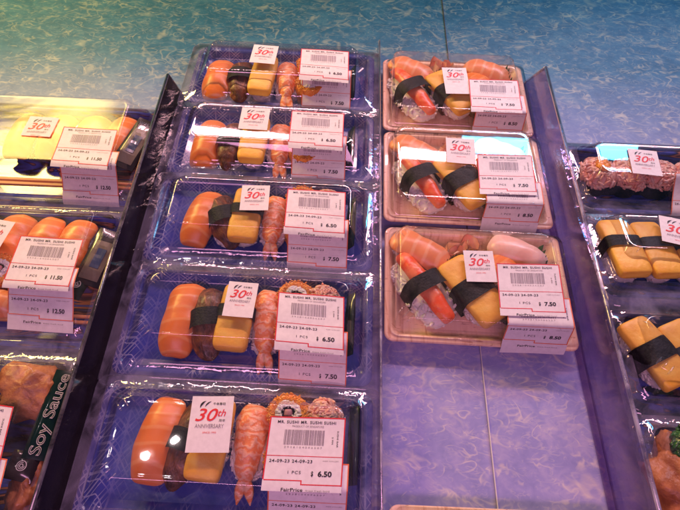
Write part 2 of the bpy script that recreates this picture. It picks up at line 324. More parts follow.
def price_label(parent, name, pts, x, skew, price, red, L_, seed, lbl, head=True, fair=.94):
    f = path_fn(pts); rnd = random.Random(seed); sd = seed*3.1
    def S(u, v, lift=0):
        y, z, n = f(v); w = .0004*noise.noise((u*40+sd, v*60, 0))
        return (x+u+skew*(v-.02), y-skew*u+n[0]*(lift)*(-1 if n[1] < 0 else 1), z+abs(n[1])*lift+w)
    def S2(u, v, lift=0):
        y, z, n = f(v); nn = (-n[0], -n[1]) if n[1] < 0 else n
        if nn == n and n[1] == 0: nn = (-abs(n[0]), 0)
        w = .0007*noise.noise((u*35+sd, v*50, 0))+.0003
        return (x+u+skew*(v-.02), y-skew*u+nn[0]*(lift+w), z+nn[1]*(lift+w))
    S = S2; nv = 26
    m = MB(); rows = [[S(LW*(i/8-.5), L_*k/nv, 0) for i in range(9)] for k in range(nv+1)]
    m.grid(rows); rows = [[S(LW*(i/8-.5), L_*k/nv, -.0001) for i in range(9)] for k in range(nv+1)]; m.grid(rows)
    p = link(name, m.data(name, M['paper'], True), parent); p['label'] = lbl
    h = LW/2; top = .0004 if head else 0; mid = .0245; bot = .0390; t = .00075
    ink = M['red'] if red else M['orange']; m = MB()
    strip(m, S, -h, -h+t, 0, bot, .00012, 16); strip(m, S, h-t, h, 0, bot+.003, .00012, 16); strip(m, S, -h+t, h-t, 0, t, .00012, 1, 6)
    strip(m, S, -h+t, h-t, mid, mid+.0004, .00012, 1, 6); strip(m, S, -h+t, -.001, bot, bot+t*.8, .00012, 1, 4); strip(m, S, -.001, -.0003, bot, bot+.0028, .00012, 2, 1); strip(m, S, -.0003, h-t, bot+.0022, bot+.0028, .00012, 1, 5)
    link('red_border' if red else 'orange_border', m.data('border', ink), p)
    m = MB(); g = MB()
    put_text(m, S, 'MR. SUSHI MR. SUSHI SUSHI', -.0005, .0034, w=.0385, h=.0019, bold=.012, space=1.15)
    put_text(g, S, 'PRODUCT OF SINGAPORE', .0005, .0060, w=.021, h=.0012)
    u = -.0145
    while u < .0115:
        w = rnd.choice((.00028, .0003, .00055, .0008)); strip(g, S, u, u+w, .0083, .0178, .00014, 2); u += w+rnd.choice((.00025, .00032, .0005))
    put_text(g, S, '2 9 3 8 1 0 4 0 0 6 5 0 7', -.0015, .0193, w=.0245, h=.0011)
    put_text(m, S, 'SUSHI BAR', .0205, .0135, w=.0105, h=.0011, ang=-math.pi/2); put_text(m, S, '5 PM', .0172, .0145, w=.0045, h=.0010, ang=-math.pi/2)
    put_text(m, S, '24-09-23 24-09-23', -.0085, .0278, w=.0275, h=.0019, bold=.01, space=1.1)
    put_text(g, S, 'KEEP CHILLED', .017, .0272, w=.010, h=.0006)
    put_text(m, S, '1 PCS', -.0055, .0345, w=.0082, h=.0018, space=1.2); put_text(m, S, '$', .0058, .0352, w=.0014, h=.0034, bold=.03)
    put_text(m, S, price, .0138, .0350, w=.0088, h=.0034, bold=.03)
    if not head or True: put_text(m, S, 'FairPrice', -.006+.0, bot+.0055, w=.0135, h=.0018, bold=.01)
    put_text(g, S, 'finest fresh food', .010, bot+.0058, w=.015, h=.0009)
    link('lettering', m.data('lettering', M['black']), p); link('barcode', g.data('barcode', M['grey']), p)
    return p
def anniversary_sticker(parent, x, y, z, w, h, rz, lbl):
    c, s = math.cos(rz), math.sin(rz)
    def S(u, v, lift=0):
        a, b = u, h/2-v; q = .0004*noise.noise((a*50+x*77, b*50+y*55, 0)); return (x+a*c-b*s, y+a*s+b*c, z+lift+q)
    m = MB()
    for l in (0, -.0001): m.grid([[S(w*(i/6-.5), h*k/6, l) for i in range(7)] for k in range(7)])
    p = link('anniversary_sticker', m.data('anniversary_sticker', M['paper'], True), parent)
    k, g, r = MB(), MB(), MB(); f = w/.028
    for cx_, cy_, r_, a0, a1, tk in ((-.0042, .0066, .0040, 95, 205, .0015), (-.0004, .0072, .0044, 98, 182, .0010), (-.0052, .0010, .0034, 20, 75, .0006)):
        rows = [[], []]
        for q in range(13):
            t_ = R(a0+(a1-a0)*q/12); wv = tk*math.sin(math.pi*min(1, (q+.5)/12.5))
            for n_, rr_ in ((0, r_), (1, r_-wv)): rows[n_].append(S((cx_+rr_*math.cos(t_))*f, (cy_-rr_*.85*math.sin(t_))*f, .00022))
        k.grid(rows)
    put_text(k, S, '千年寿司', .0045*f, .0052*f, w=.0082*f, h=.0019*f, bold=.01)
    put_text(r, S, '30', -.0030*f, .0125*f, w=.0148*f, h=.0084*f, bold=.008, shear=.3); put_text(r, S, 'th', .0070*f, .0112*f, w=.0052*f, h=.0046*f, bold=.006, shear=.3)
    put_text(k, S, '周年', .0075*f, .0162*f, w=.0042*f, h=.0019*f)
    put_text(g, S, 'ANNIVERSARY', -.0005*f, .0198*f, w=.0190*f, h=.0026*f); put_text(r, S, 'SINCE 1993', 0, .0240*f, w=.0088*f, h=.0011*f)
    link('red_lettering', r.data('red_lettering', M['red']), p); link('black_lettering', k.data('black_lettering', M['black']), p); link('grey_lettering', g.data('grey_lettering', M['grey']), p)
    p['label'] = lbl; return p

# ------------------------------------------------------------------ packages
def pack(label, group, x0, x1, y0, y1, style, H=.0355, ins=(.024, .022, .020, .018), labels=(), sticker=None, rz=0, name='sushi_package', zrim=.0125, base=.0):
    """ins: how far the lid's flat top sits in from left, right, front, back"""
    cx, cy = (x0+x1)/2, (y0+y1)/2; e = tag(empty(name, (cx, cy, base), rz), label, 'food package', group); hx, hy = (x1-x0)/2, (y1-y0)/2
    def rg(i, r, z, n=6): return ring(-hx+i, hx-i, -hy+i, hy-i, r, z, n)
    m = MB(); rc = .009 if style != 'wood' else .007
    m.loft([rg(.016, .006, .0022), rg(.009, .008, .0035), rg(.004, rc, zrim-.003), rg(.0006, rc, zrim-.0012), rg(0, rc, zrim), rg(.001, rc, zrim+.0012), rg(.005, rc, zrim+.0013), rg(.0065, rc-.001, zrim), rg(.010, .007, .006), rg(.016, .006, .0040)])
    bt = link('tray', m.data('tray', M[{'blue': 'blue', 'wood': 'wood', 'navy': 'navy'}[style]], False), e); bevel(bt, .0006)
    m = MB(); il, ir, if_, ib = ins
    def lr(t, r, z, extra=0): return ring(-hx+.007+(il-.007)*t+extra, hx-.007-(ir-.007)*t-extra, -hy+.007+(if_-.007)*t+extra, hy-.007-(ib-.007)*t-extra, r, z, 7)
    z0 = zrim+.0016; rp = .007
    rings = [lr(-.9, rc, z0-.0010), lr(-.95, rc, z0+.0006), lr(-.35, rc, z0+.0010), lr(-.15, rc, z0+.0028), lr(0, rc, z0+.0030), lr(.28, rc, z0+(H-z0)*.34), lr(.62, .008, z0+(H-z0)*.70), lr(.90, rp, H-.0022), lr(.97, rp, H-.0006), lr(1, rp, H), lr(1, rp, H+.0005, .0014), lr(1, rp, H+.0002, .003), lr(1, rp, H+.0002, .004), lr(1, .005, H+.0002, .012)]
    m.loft(rings, cap0=False)
    for sx_ in (-1, 1):                      # moulded ribs on the four corners of the lid
        for sy_ in (-1, 1):
            px_ = (hx-(ir if sx_ > 0 else il))*sx_; py_ = (hy-(ib if sy_ > 0 else if_))*sy_
            for q in range(3):
                ox, oy = px_-sx_*(.0040+.0034*q-.003), py_-sy_*(.0105-.0034*q-.003); rows = []
                for i_ in range(7):
                    t_ = i_/6; rr_ = .0008*math.sqrt(max(.02, 1-(2*t_-1)**2)); a_ = (t_-.5)*.0085
                    rows.append([(ox+sx_*a_*.707+rr_*math.cos(w_)*.7*sy_, oy+sy_*a_*.707-rr_*math.cos(w_)*.7*sx_, H-.0002-max(0, a_)*.30+rr_*math.sin(w_)) for w_ in [2*math.pi*j_/8 for j_ in range(8)]])
                m.loft(rows)
    link('lid', m.data('lid', M['lid2' if style == 'wood' else 'lid3' if x0 < -.3 else 'lid'], True), e)
    if style != 'wood':
        m = MB(); d_ = .0004; m.loft([lr(-.95, rc, z0+.0010, -d_), lr(-.35, rc, z0+.0014, -d_), lr(-.15, rc, z0+.0032, -d_), lr(0, rc, z0+.0036, -d_), lr(.16, rc, z0+.0036+(H-z0)*.18, -d_)], False, False)
        link('lid_rim', m.data('lid_rim', M['rim'], True), e)
    # pressed-in fold marks on the corners and the upper faces of the lid
    for (lx, ly, pr, sk, kind, seed) in labels:
        X, Y = lx-cx, ly-cy; fold = -hy+if_; z = H+.0009
        if kind[0] == 'A':      # top label, lying on the lid and hanging over its front edge
            e0 = .0015; over = max(0.004, fold-(Y-.045)); pts = [(Y, z+e0), (max(fold+.004, Y-.03), z+e0-.0006), (fold-.002, z+e0-.0004), (Y-.047, z-.003+e0)]
            price_label(e, 'price_label', smooth(pts, 2), X, sk, pr, True, .0455, seed, 'red bordered price label lying flat on the lid')
        else:                   # older label, bent over the front edge of the lid
            if style == 'wood': Y = fold+.0235
            pts = [(Y, z), (fold+.001, z), (fold-.0008, z-.0012), (-hy+min(.010, if_-.005), zrim+.0085), (-hy+.002, zrim+.0045), (-hy-.002, zrim-.003), (-hy-.003, zrim-.012)]
            price_label(e, 'price_label', smooth(pts, 2), X, sk, pr, False, float(kind[1:] or .052), seed, 'orange lined price label folded over the front of the lid')
    if sticker:
        sx, sy, w, h, sr = sticker; anniversary_sticker(e, sx-cx, sy-cy, H+.0013, w, h, sr, 'square white anniversary sticker with red figures')
    return e

# ------------------------------------------------------------------ food builders
def se(t, a, b, p):
    c, s = math.cos(t), math.sin(t); return (a*math.copysign(abs(c)**(2/p), c), b*math.copysign(abs(s)**(2/p), s))
def slab(L_, W_, T, zc, drape=.006, p=3.0, endp=4, nu=26, nv=22, amp=.0008, seed=0, taper=0, wf=None, arch=.002, ends=.0, freq=90):
    m = MB(); rings = []
    for i in range(nu+1):
        u = -math.cos(math.pi*i/nu); k = max(0.02, (1-abs(u)**endp))**(1/endp) if abs(u) < 1 else .02
        w = W_/2*k*(1+taper*u)*(wf(u) if wf else 1); th = T/2*max(.08, k); z = zc-drape*abs(u)**2.6-(T/2-th)*.4; rg = []
        for j in range(nv):
            a, b = se(2*math.pi*j/nv, w, th, p); z2 = z+b-arch*(a/(W_/2))**2*1.6
            y = u*L_/2; n = noise.noise((a*freq+seed*5, y*freq+seed*3, z2*freq))
            rg.append((a+amp*n, y+amp*.7*noise.noise((a*freq, y*freq, seed)), z2+amp*n))
        rings.append(rg)
    m.loft(rings); return m
def grains(m, pts, rnd, s=.0026):
    """small rice grains lying on the given (point, normal) pairs"""
    base = []
    for i in range(1, 4):
        a = math.pi*i/4
        for j in range(5): t = 2*math.pi*j/5; base.append((math.sin(a)*math.cos(t)*.42, math.sin(a)*math.sin(t)*.42, math.cos(a)))
    base = [(0, 0, 1)]+base+[(0, 0, -1)]; fs = [(0, 1+j, 1+(j+1) % 5) for j in range(5)]
    for i in range(2): fs += [(1+i*5+j, 6+i*5+j, 6+i*5+(j+1) % 5, 1+i*5+(j+1) % 5) for j in range(5)]
    fs += [(16, 11+(j+1) % 5, 11+j) for j in range(5)]
    for p, n in pts:
        n = Vector(n).normalized(); d = Vector((rnd.uniform(-1, 1), rnd.uniform(-1, 1), rnd.uniform(-1, 1))); d = (d-n*d.dot(n)*.8).normalized()
        q = d.to_track_quat('Z', 'Y').to_matrix().to_4x4(); sc = s*rnd.uniform(.8, 1.2)
        m.add([tuple(Vector(p)+(q.to_3x3() @ Vector(b))*sc) for b in base], fs)
def rice_block(L_, W_, z0, z1, seed, n=150):
    m = slab(L_, W_, z1-z0, (z0+z1)/2, 0, 2.6, 3, 14, 16, .001, seed, arch=0); rnd = random.Random(seed); pts = []
    for _ in range(n):
        u = rnd.uniform(-1, 1); t = rnd.uniform(0, 2*math.pi); k = (1-abs(u)**3)**(1/3); a, b = se(t, W_/2*k, (z1-z0)/2*k, 2.6)
        pts.append(((a*1.0, u*L_/2, (z0+z1)/2+b), (a, u*W_*.8 if abs(u) > .7 else 0, b)))
    grains(m, pts, rnd); return m.data('rice', M['rice'], True)
RICE = [rice_block(.048, .0245, .0045, .0185, s) for s in (1, 2, 3)]
def band_mesh(W_, zlo, zhi, y0, y1, seed=0, p=3.4, name='nori_band', arch=.002):
    m = MB(); rows = []
    for k in range(9):
        y = y0+(y1-y0)*k/8; rg = []
        for j in range(28):
            a, b = se(2*math.pi*j/28, W_/2, (zhi-zlo)/2, p); g = .0006*noise.noise((a*120+seed, y*120, b*99))
            rg.append((a+g, y+.0008*noise.noise((a*90, b*90, seed)), (zlo+zhi)/2+b-(arch*(a/(W_/2))**2*1.2 if b > 0 else 0)+g))
        rows.append(rg)
    m.grid(rows, True); return m.data(name, M['nori'], True)
SAL = [slab(.0600+.0022*noise.noise((s*3.3, 0, 1)), .0295, .0062, .0238, .0085, 3.2, 3.2+.3*s, seed=s*7, amp=.0013, arch=.0046, taper=.05*(s-3)/2, wf=lambda u, s=s: 1+.06*math.sin(u*5+s*2)).data('salmon_slice', M['salmon'], True) for s in (1, 2, 3, 4, 5)]
SAL2 = [slab(.0560, .0270, .0065, .0235, .0070, 2.6, 3.6, seed=s, amp=.0012, arch=.0024).data('salmon_slice', M['salmon2'], True) for s in (4, 5)]
TAM = [slab(.0560, .0265, .0095, .0245, .0012, 5.5, 9, seed=s, amp=.0005, arch=.0004, freq=60).data('omelette_slice', M['tamago'], True) for s in (1, 2)]
EEL = [slab(.0610, .0290, .0055, .0236, .0085, 2.6, 2.6, seed=s, amp=.0020, taper=.22, arch=.0045, freq=110, wf=lambda u, s=s: 1+.10*math.sin(u*4+s)).data('eel_fillet', M['eel'], True) for s in (1, 2, 3)]
SHR = [slab(.0540, .0215, .0070, .0240, .0060, 2.2, 3, seed=s, amp=.0016, taper=.34, arch=.0040, freq=170).data('shrimp_body', M['shrimp'], True) for s in (1, 2)]
WHI = [slab(.0520, .0260, .0065, .0240, .0060, 2.6, 3.4, seed=8, amp=.0010, arch=.0028).data('fish_slice', M['whitefish'], True)]
CRB = [slab(.0580, .0125, .0090, .0240, .0030, 2.2, 5, seed=s, amp=.0007, arch=.0010).data('crab_stick', M['crab'], True) for s in (1, 2)]
def tail_mesh():
    m = MB()
    for sx in (-1, 1):
        rings = []
        for i in range(8):
            t = i/7; w = .0020+.0022*math.sin(math.pi*min(1, t*1.05))*(1-.35*t); w = max(.0004, w*(1-t**6)); cx = sx*(.0012+.0034*t); y = -.023-.0165*t; z = .0195-.0085*t
            rings.append([(cx+w*math.cos(a), y, z+.0016*(1-.5*t)*math.sin(a)) for a in [2*math.pi*j/8 for j in range(8)]])
        m.loft(rings)
    return m.data('tail', M['shrimp'], True)
TAIL = tail_mesh(); NB = [band_mesh(.0300, .003, .0308, -.0030, .0080, s, 6, arch=.0008) for s in (1, 2)]; NBE = band_mesh(.0300, .003, .0295, -.0075, .0070, 5, arch=.004)
NBC = band_mesh(.0285, .002, .0318, -.0060, .0058, 5, 4, arch=.002)
NBW = band_mesh(.0298, .003, .0308, -.0080, .0080, 4, 6, arch=.0008)
_cnt = [0]
BASE = .0018
def nigiri(kind, x, y, rz, label, group, band=False, sc=1.0, dz=0):
    i = _cnt[0]; _cnt[0] += 1; e = tag(empty(kind, (x, y, BASE+dz), rz+R(random.uniform(-2, 2))), label, 'sushi', group); jj = random.uniform(.965, 1.035); e.scale = (sc*random.uniform(.97, 1.03), sc*jj, 1)
    rc_ = link('rice', RICE[i % 3], e)
    if kind == 'crab_stick_nigiri': rc_.scale = (1.12, 1.12, 1)
    if kind == 'salmon_nigiri': link('salmon_slice', SAL[i % 5], e)
    elif kind == 'pale_salmon_nigiri': link('salmon_slice', SAL2[i % 2], e)
    elif kind == 'eel_nigiri': link('eel_fillet', EEL[i % 3], e); link('nori_band', NBE, e)
    elif kind == 'omelette_nigiri': link('omelette_slice', TAM[i % 2], e)
    elif kind == 'shrimp_nigiri': link('shrimp_body', SHR[i % 2], e); link('tail', TAIL, e)
    elif kind == 'white_fish_nigiri': link('fish_slice', WHI[0], e)
    elif kind == 'crab_stick_nigiri': link('crab_stick', CRB[i % 2], e); link('nori_band', NBC, e); band = False
    if band: link('nori_band', NBW if band == 2 else NB[i % 2], e)
    return e
# inside-out roll: nori ring, rice, roe coat, crab core, seen from above
def roll_meshes():
    rnd = random.Random(5); out = {}
    def disc(r0, r1, z0, z1, name, mat, amp, n=36):
        m = MB(); rows = []
        for rr_, zz in ((r1, z0), (r1*1.03, (z0+z1)/2), (r1, z1-.001), (r1*.93, z1), (r0, z1), (r0, z0)):
            rows.append([((rr_+amp*noise.noise((math.cos(t)*3, math.sin(t)*3, zz*200)))*math.cos(t), (rr_+amp*noise.noise((math.cos(t)*3, math.sin(t)*3, zz*200+7)))*math.sin(t)*.92, zz+amp*.5*noise.noise((rr_*300, t*2, 1))) for t in [2*math.pi*j/n for j in range(n)]])
        m.grid(rows, True); return m
    m = disc(.0090, .0145, .004, .026, '', None, .001); pts = []
    for _ in range(330):
        t = rnd.uniform(0, 6.283); z = rnd.uniform(.006, .026); r = .0147; n = (math.cos(t), math.sin(t), 0)
        if rnd.random() < .45: r = rnd.uniform(.0100, .0147); z = .026; n = (0, 0, 1)
        pts.append(((r*math.cos(t), r*math.sin(t)*.93, z), n))
    grains(m, pts, rnd, .0012); out['roe'] = m.data('roe_coating', M['roe'], True)
    m = disc(.0045, .0092, .004, .0262, '', None, .0008); pts = [((r*math.cos(t), r*math.sin(t)*.93, .0262), (0, 0, 1)) for r, t in [(rnd.uniform(.005, .009), rnd.uniform(0, 6.283)) for _ in range(45)]]
    grains(m, pts, rnd, .0022); out['rice'] = m.data('rice', M['rice'], True)
    m = disc(.0040, .0048, .004, .0268, '', None, .0005); out['nori'] = m.data('nori_ring', M['nori'], True)
    m = slab(.0062, .0070, .022, .016, 0, 4, 6, 8, 14, .0004, 3, arch=0); out['crab'] = m.data('crab_core', M['kani'], True)
    # gunkan: nori wall with a mound
    m = disc(.0128, .0136, .003, .0225, '', None, .0007); out['wall'] = m.data('nori_wall', M['nori'], True)
    def mound(z, r, h, mat, seed, n, gs, name, lump=.0022):
        rn = random.Random(seed); mm = MB(); rows = []
        for i in range(9):
            a = math.pi/2*i/8; rows.append([((r*math.cos(a)+lump*math.cos(a)*noise.noise((math.cos(t)*2+seed, math.sin(t)*2, a*2)))*math.cos(t), (r*math.cos(a)+lump*noise.noise((math.cos(t)*2, seed, math.sin(t)*2)))*math.sin(t), z+h*math.sin(a)+lump*noise.noise((math.cos(t)*3*math.cos(a), math.sin(t)*3, seed))) for t in [2*math.pi*j/24 for j in range(24)]])
        mm.loft(rows, cap0=True, cap1=True); pts = []
        for _ in range(n):
            a = math.asin(rn.random()); t = rn.uniform(0, 6.283); pts.append(((r*1.03*math.cos(a)*math.cos(t), r*1.03*math.cos(a)*math.sin(t), z+h*1.03*math.sin(a)), (math.cos(a)*math.cos(t), math.cos(a)*math.sin(t), math.sin(a))))
        grains(mm, pts, rn, gs); return mm.data(name, mat, True)
    out['mound'] = [mound(.0185, .0150, .0125, M['mayo'], s, 150, .0032, 'crab_salad') for s in (1, 2, 3)]
    out['dot'] = mound(.0315, .0062, .0030, M['roe'], 9, 50, .0011, 'roe_dot', .0006)
    out['weed'] = mound(.020, .0170, .0125, M['weed'], 4, 200, .0042, 'seaweed', .003)
    return out
RM = roll_meshes()
def roe_roll(x, y, label, group, rz=0, name='roe_roll'):
    e = tag(empty(name, (x, y, BASE), rz), label, 'sushi roll', group)
    link('roe_coating', RM['roe'], e); link('rice', RM['rice'], e); link('nori_ring', RM['nori'], e); link('crab_core', RM['crab'], e); return e
def gunkan(x, y, label, group, rz=0, dot=False, i=0, sx=1.0, sy=1.0):
    e = tag(empty('crab_salad_gunkan', (x, y, BASE), rz), label, 'sushi', group); e.scale = (sx, sy, 1)
    link('nori_wall', RM['wall'], e); link('crab_salad', RM['mound'][i % 3], e)
    if dot: link('roe_dot', RM['dot'], e)
    return e
def lump(name, x, y, z, lx, ly, lz, mat, seed, label, cat, amp=.003, freq=55, rz=0, p=2.4, group=None):
    m = MB(); rings = []
    for i in range(21):
        a = -math.pi/2+math.pi*i/20; rg = []
        for j in range(32):
            t = 2*math.pi*j/32; ex, ey = se(t, 1, 1, p); c = max(.02, math.cos(a)**.8); q = Vector((ex*c*lx/2, ey*c*ly/2, math.sin(a)*lz/2))
            n = noise.fractal((q.x*freq+seed, q.y*freq, q.z*freq), 1, 2, 4); q *= 1+amp*n/.012; rg.append(tuple(q))
        rings.append(rg)
    m.loft(rings); o = link(name, m.data(name, mat, True), None, (x, y, z)); o.rotation_euler[2] = rz
    return tag(o, label, cat, group)
def grass_sheet(x, y, z, L_, h, rz, label, group=None, lean=0):
    """green plastic leaf divider with a saw-tooth top"""
    m = MB(); n = 28; lo = []; hi = []
    for i in range(n+1):
        t = i/n; w = .0008*math.sin(t*19); lo.append((t*L_-L_/2, w, 0)); hh = h*(.62+.38*(i % 2))*(1-.15*abs(2*t-1)); hi.append((t*L_-L_/2, w+lean*hh, hh))
    m.grid([lo, hi]); m.grid([[(a, b+.0003, c) for a, b, c in lo], [(a, b+.0003, c) for a, b, c in hi]])
    o = link('plastic_grass', m.data('plastic_grass', M['green']), None, (x, y, z)); o.rotation_euler[2] = rz; return tag(o, label, 'garnish divider', group)
def packet(name, x, y, z, w, h, rz, tilt, mat, label, text=None, logo=False, picture=False, tw=.8, th=.35):
    e = tag(empty(name, (x, y, z)), label, 'packet'); e.rotation_euler = (tilt[0], tilt[1], rz); m = MB(); n = 12
    def top(a, b): 
        k = max(0, (1-(2*a/w)**4))*max(0, (1-(2*b/h)**4)); return .0024*k+.0007*noise.noise((a*160, b*160, x*50))*k+.0004
    for sg in (1, -1): m.grid([[(w*(i/n-.5), h*(j/n-.5), sg*top(w*(i/n-.5), h*(j/n-.5))) for i in range(n+1)] for j in range(n+1)])
    link('sachet', m.data('sachet', mat, True), e)
    S = lambda u, v, l=0: (u, -v, top(u, -v)+l)
    if text:
        t = MB(); put_text(t, S, text, 0, 0, w=h*tw, h=w*th, ang=math.pi/2, outline=True, lift=.0005); link('lettering', t.data('lettering', M['packw']), e)
    if logo:
        t = MB()
        for r0, r1, a1 in ((.0028, .0033, 6.28), (.0008, .0013, 6.28), (.0018, .0022, 5.0)):
            t.grid([[S(rr_*math.cos(a1*k/24), rr_*math.sin(a1*k/24), .0004) for k in range(25)] for rr_ in (r0, r1)])
        link('emblem', t.data('emblem', M['packw']), e)
    if picture:
        t = MB(); strip(t, S, -w*.34, w*.34, -h*.26, h*.42, .0003, 8, 6); link('picture_panel', t.data('picture_panel', M['packp']), e)
        t = MB(); strip(t, S, -w*.16, w*.16, -h*.12, h*.22, .0006, 6, 4); put_text(t, S, 'WASABI', 0, -h*.38, w=w*.7, h=h*.08, lift=.0006); link('picture_figure', t.data('picture_figure', M['packb']), e)
    return e
def chopsticks(x, y, z, L_, label, rz=0):
    e = tag(empty('chopsticks', (x, y, z), rz), label, 'chopsticks', None)
    for dy in (-.0024, .0024):
        m = MB(); rows = []
        for k in range(7):
            t = k/6; r = .0023-.0006*t; rows.append([(L_*(t-.5), dy+r*math.cos(a), r*math.sin(a)) for a in [math.pi/4+math.pi/2*j for j in range(4)]])
        m.loft(rows); bevel(link('stick', m.data('stick', M['stick']), e), .0004)
    return e

def lean(objs, px, py, pz, ax, ay=0):
    """a tray propped on its neighbour leans, and everything in it leans with it"""
    T = Matrix.Translation((px, py, pz)) @ Matrix.Rotation(R(ax), 4, 'X') @ Matrix.Rotation(R(ay), 4, 'Y') @ Matrix.Translation((-px, -py, -pz))
    for o in objs: 
        lo, q, sc = o.location.copy(), o.rotation_euler.to_quaternion(), o.scale.copy()
        o.matrix_basis = T @ Matrix.LocRotScale(lo, q, sc)
def tops(): return [o for o in COL.objects if o.parent is None]
# ------------------------------------------------------------------ column of blue trays (front to back)
ORD = ['frontmost', 'second-from-front', 'middle', 'second-from-back', 'rearmost']
X0, X1 = -.1665, .0285
BROW = [  # y0, y1, H, labelA (x, y), sticker(x,y,w,h,rz), food dy, food x list, rot list
  (.0200, .1145, (-.0170, .0885, -.02), (-.0810, .0812, .0280, .0365, R(3)), .0740, (-.1185, -.0975, -.0815, -.0560, -.0310, -.0065), (R(-5), R(-12), R(-3), 0)),
  (.1185, .2120, (-.0198, .1800, .035), (-.0735, .1735, .0228, .0290, R(-2)), .1640, (-.1205, -.0990, -.0775, -.0545, -.0330, -.0115), (R(-2), R(10), R(-3), R(5))),
  (.2165, .3080, (-.0222, .2800, .02), (-.0745, .2700, .0240, .0265, R(3)), .2600, (-.1215, -.1020, -.0820, -.0590, -.0350, -.0130), (R(-8), R(22), R(-2), R(2))),
  (.3120, .4010, (-.0268, .3745, .01), (-.0865, .3635, .0270, .0285, R(0)), .3480, (-.1310, -.1090, -.0860, -.0620, -.0390, -.0160), (R(-4), R(-2), R(-3), R(4))),
  (.4060, .4950, (-.0245, .4665, .03), (-.0880, .4570, .0262, .0285, R(-3)), .4390, (-.1355, -.1120, -.0880, -.0640, -.0400, -.0170), (R(-3), R(6), R(-3), R(4)))]
for i, (y0, y1, la, st, fy, fx, fr) in enumerate(BROW):
    who = ORD[i]+' blue tray'
    pack('%s of the five blue lattice trays of mixed sushi priced 6.50' % ORD[i], 'blue trays of mixed sushi', X0, X1, y0, y1, 'blue',
         labels=((la[0]+.0035, la[1]-.028, '7.50', la[2]*.5, 'B.052', 30+i), (la[0], la[1], '6.50', la[2], 'A', 10+i)), sticker=st, ins=(.021, .021, .0245, .0175), rz=R(-.6))
    # label geometry for the older label: its dates must land on the front slope
    nigiri('salmon_nigiri', fx[0], fy, fr[0], 'orange salmon nigiri at the left end of the %s' % who, 'salmon nigiri in the blue trays')
    nigiri('eel_nigiri', fx[1], fy-.002, fr[1], 'dark glazed eel nigiri with nori band in the %s' % who, 'eel nigiri in the blue trays')
    nigiri('omelette_nigiri', fx[2], fy, fr[2], 'yellow omelette nigiri under the square sticker of the %s' % who, 'omelette nigiri in the blue trays', band=(i in (1, 2)), sc=.96)
    nigiri('shrimp_nigiri', fx[3], fy, fr[3], 'striped shrimp nigiri beside the price label of the %s' % who, 'shrimp nigiri in the blue trays', sc=1.0)
    roe_roll(fx[4], fy+.019, 'orange roe coated roll showing behind the label of the %s' % who, 'roe rolls in the blue trays')
    roe_roll(fx[4]+.001, fy-.011, 'orange roe coated roll hidden beneath the label of the %s' % who, 'roe rolls in the blue trays')
    gunkan(fx[5], fy+.018, 'pink crab salad gunkan behind the price label of the %s' % who, 'crab salad gunkan in the blue trays', i=i, sx=.85, sy=.85)
    packet('sauce_packet', fx[5]+.0215, fy+.002, .0165, .011, .052, R(-1), (0, R(-55)), M['packg'], 'dark green sauce sachet along the right side inside the %s' % who)

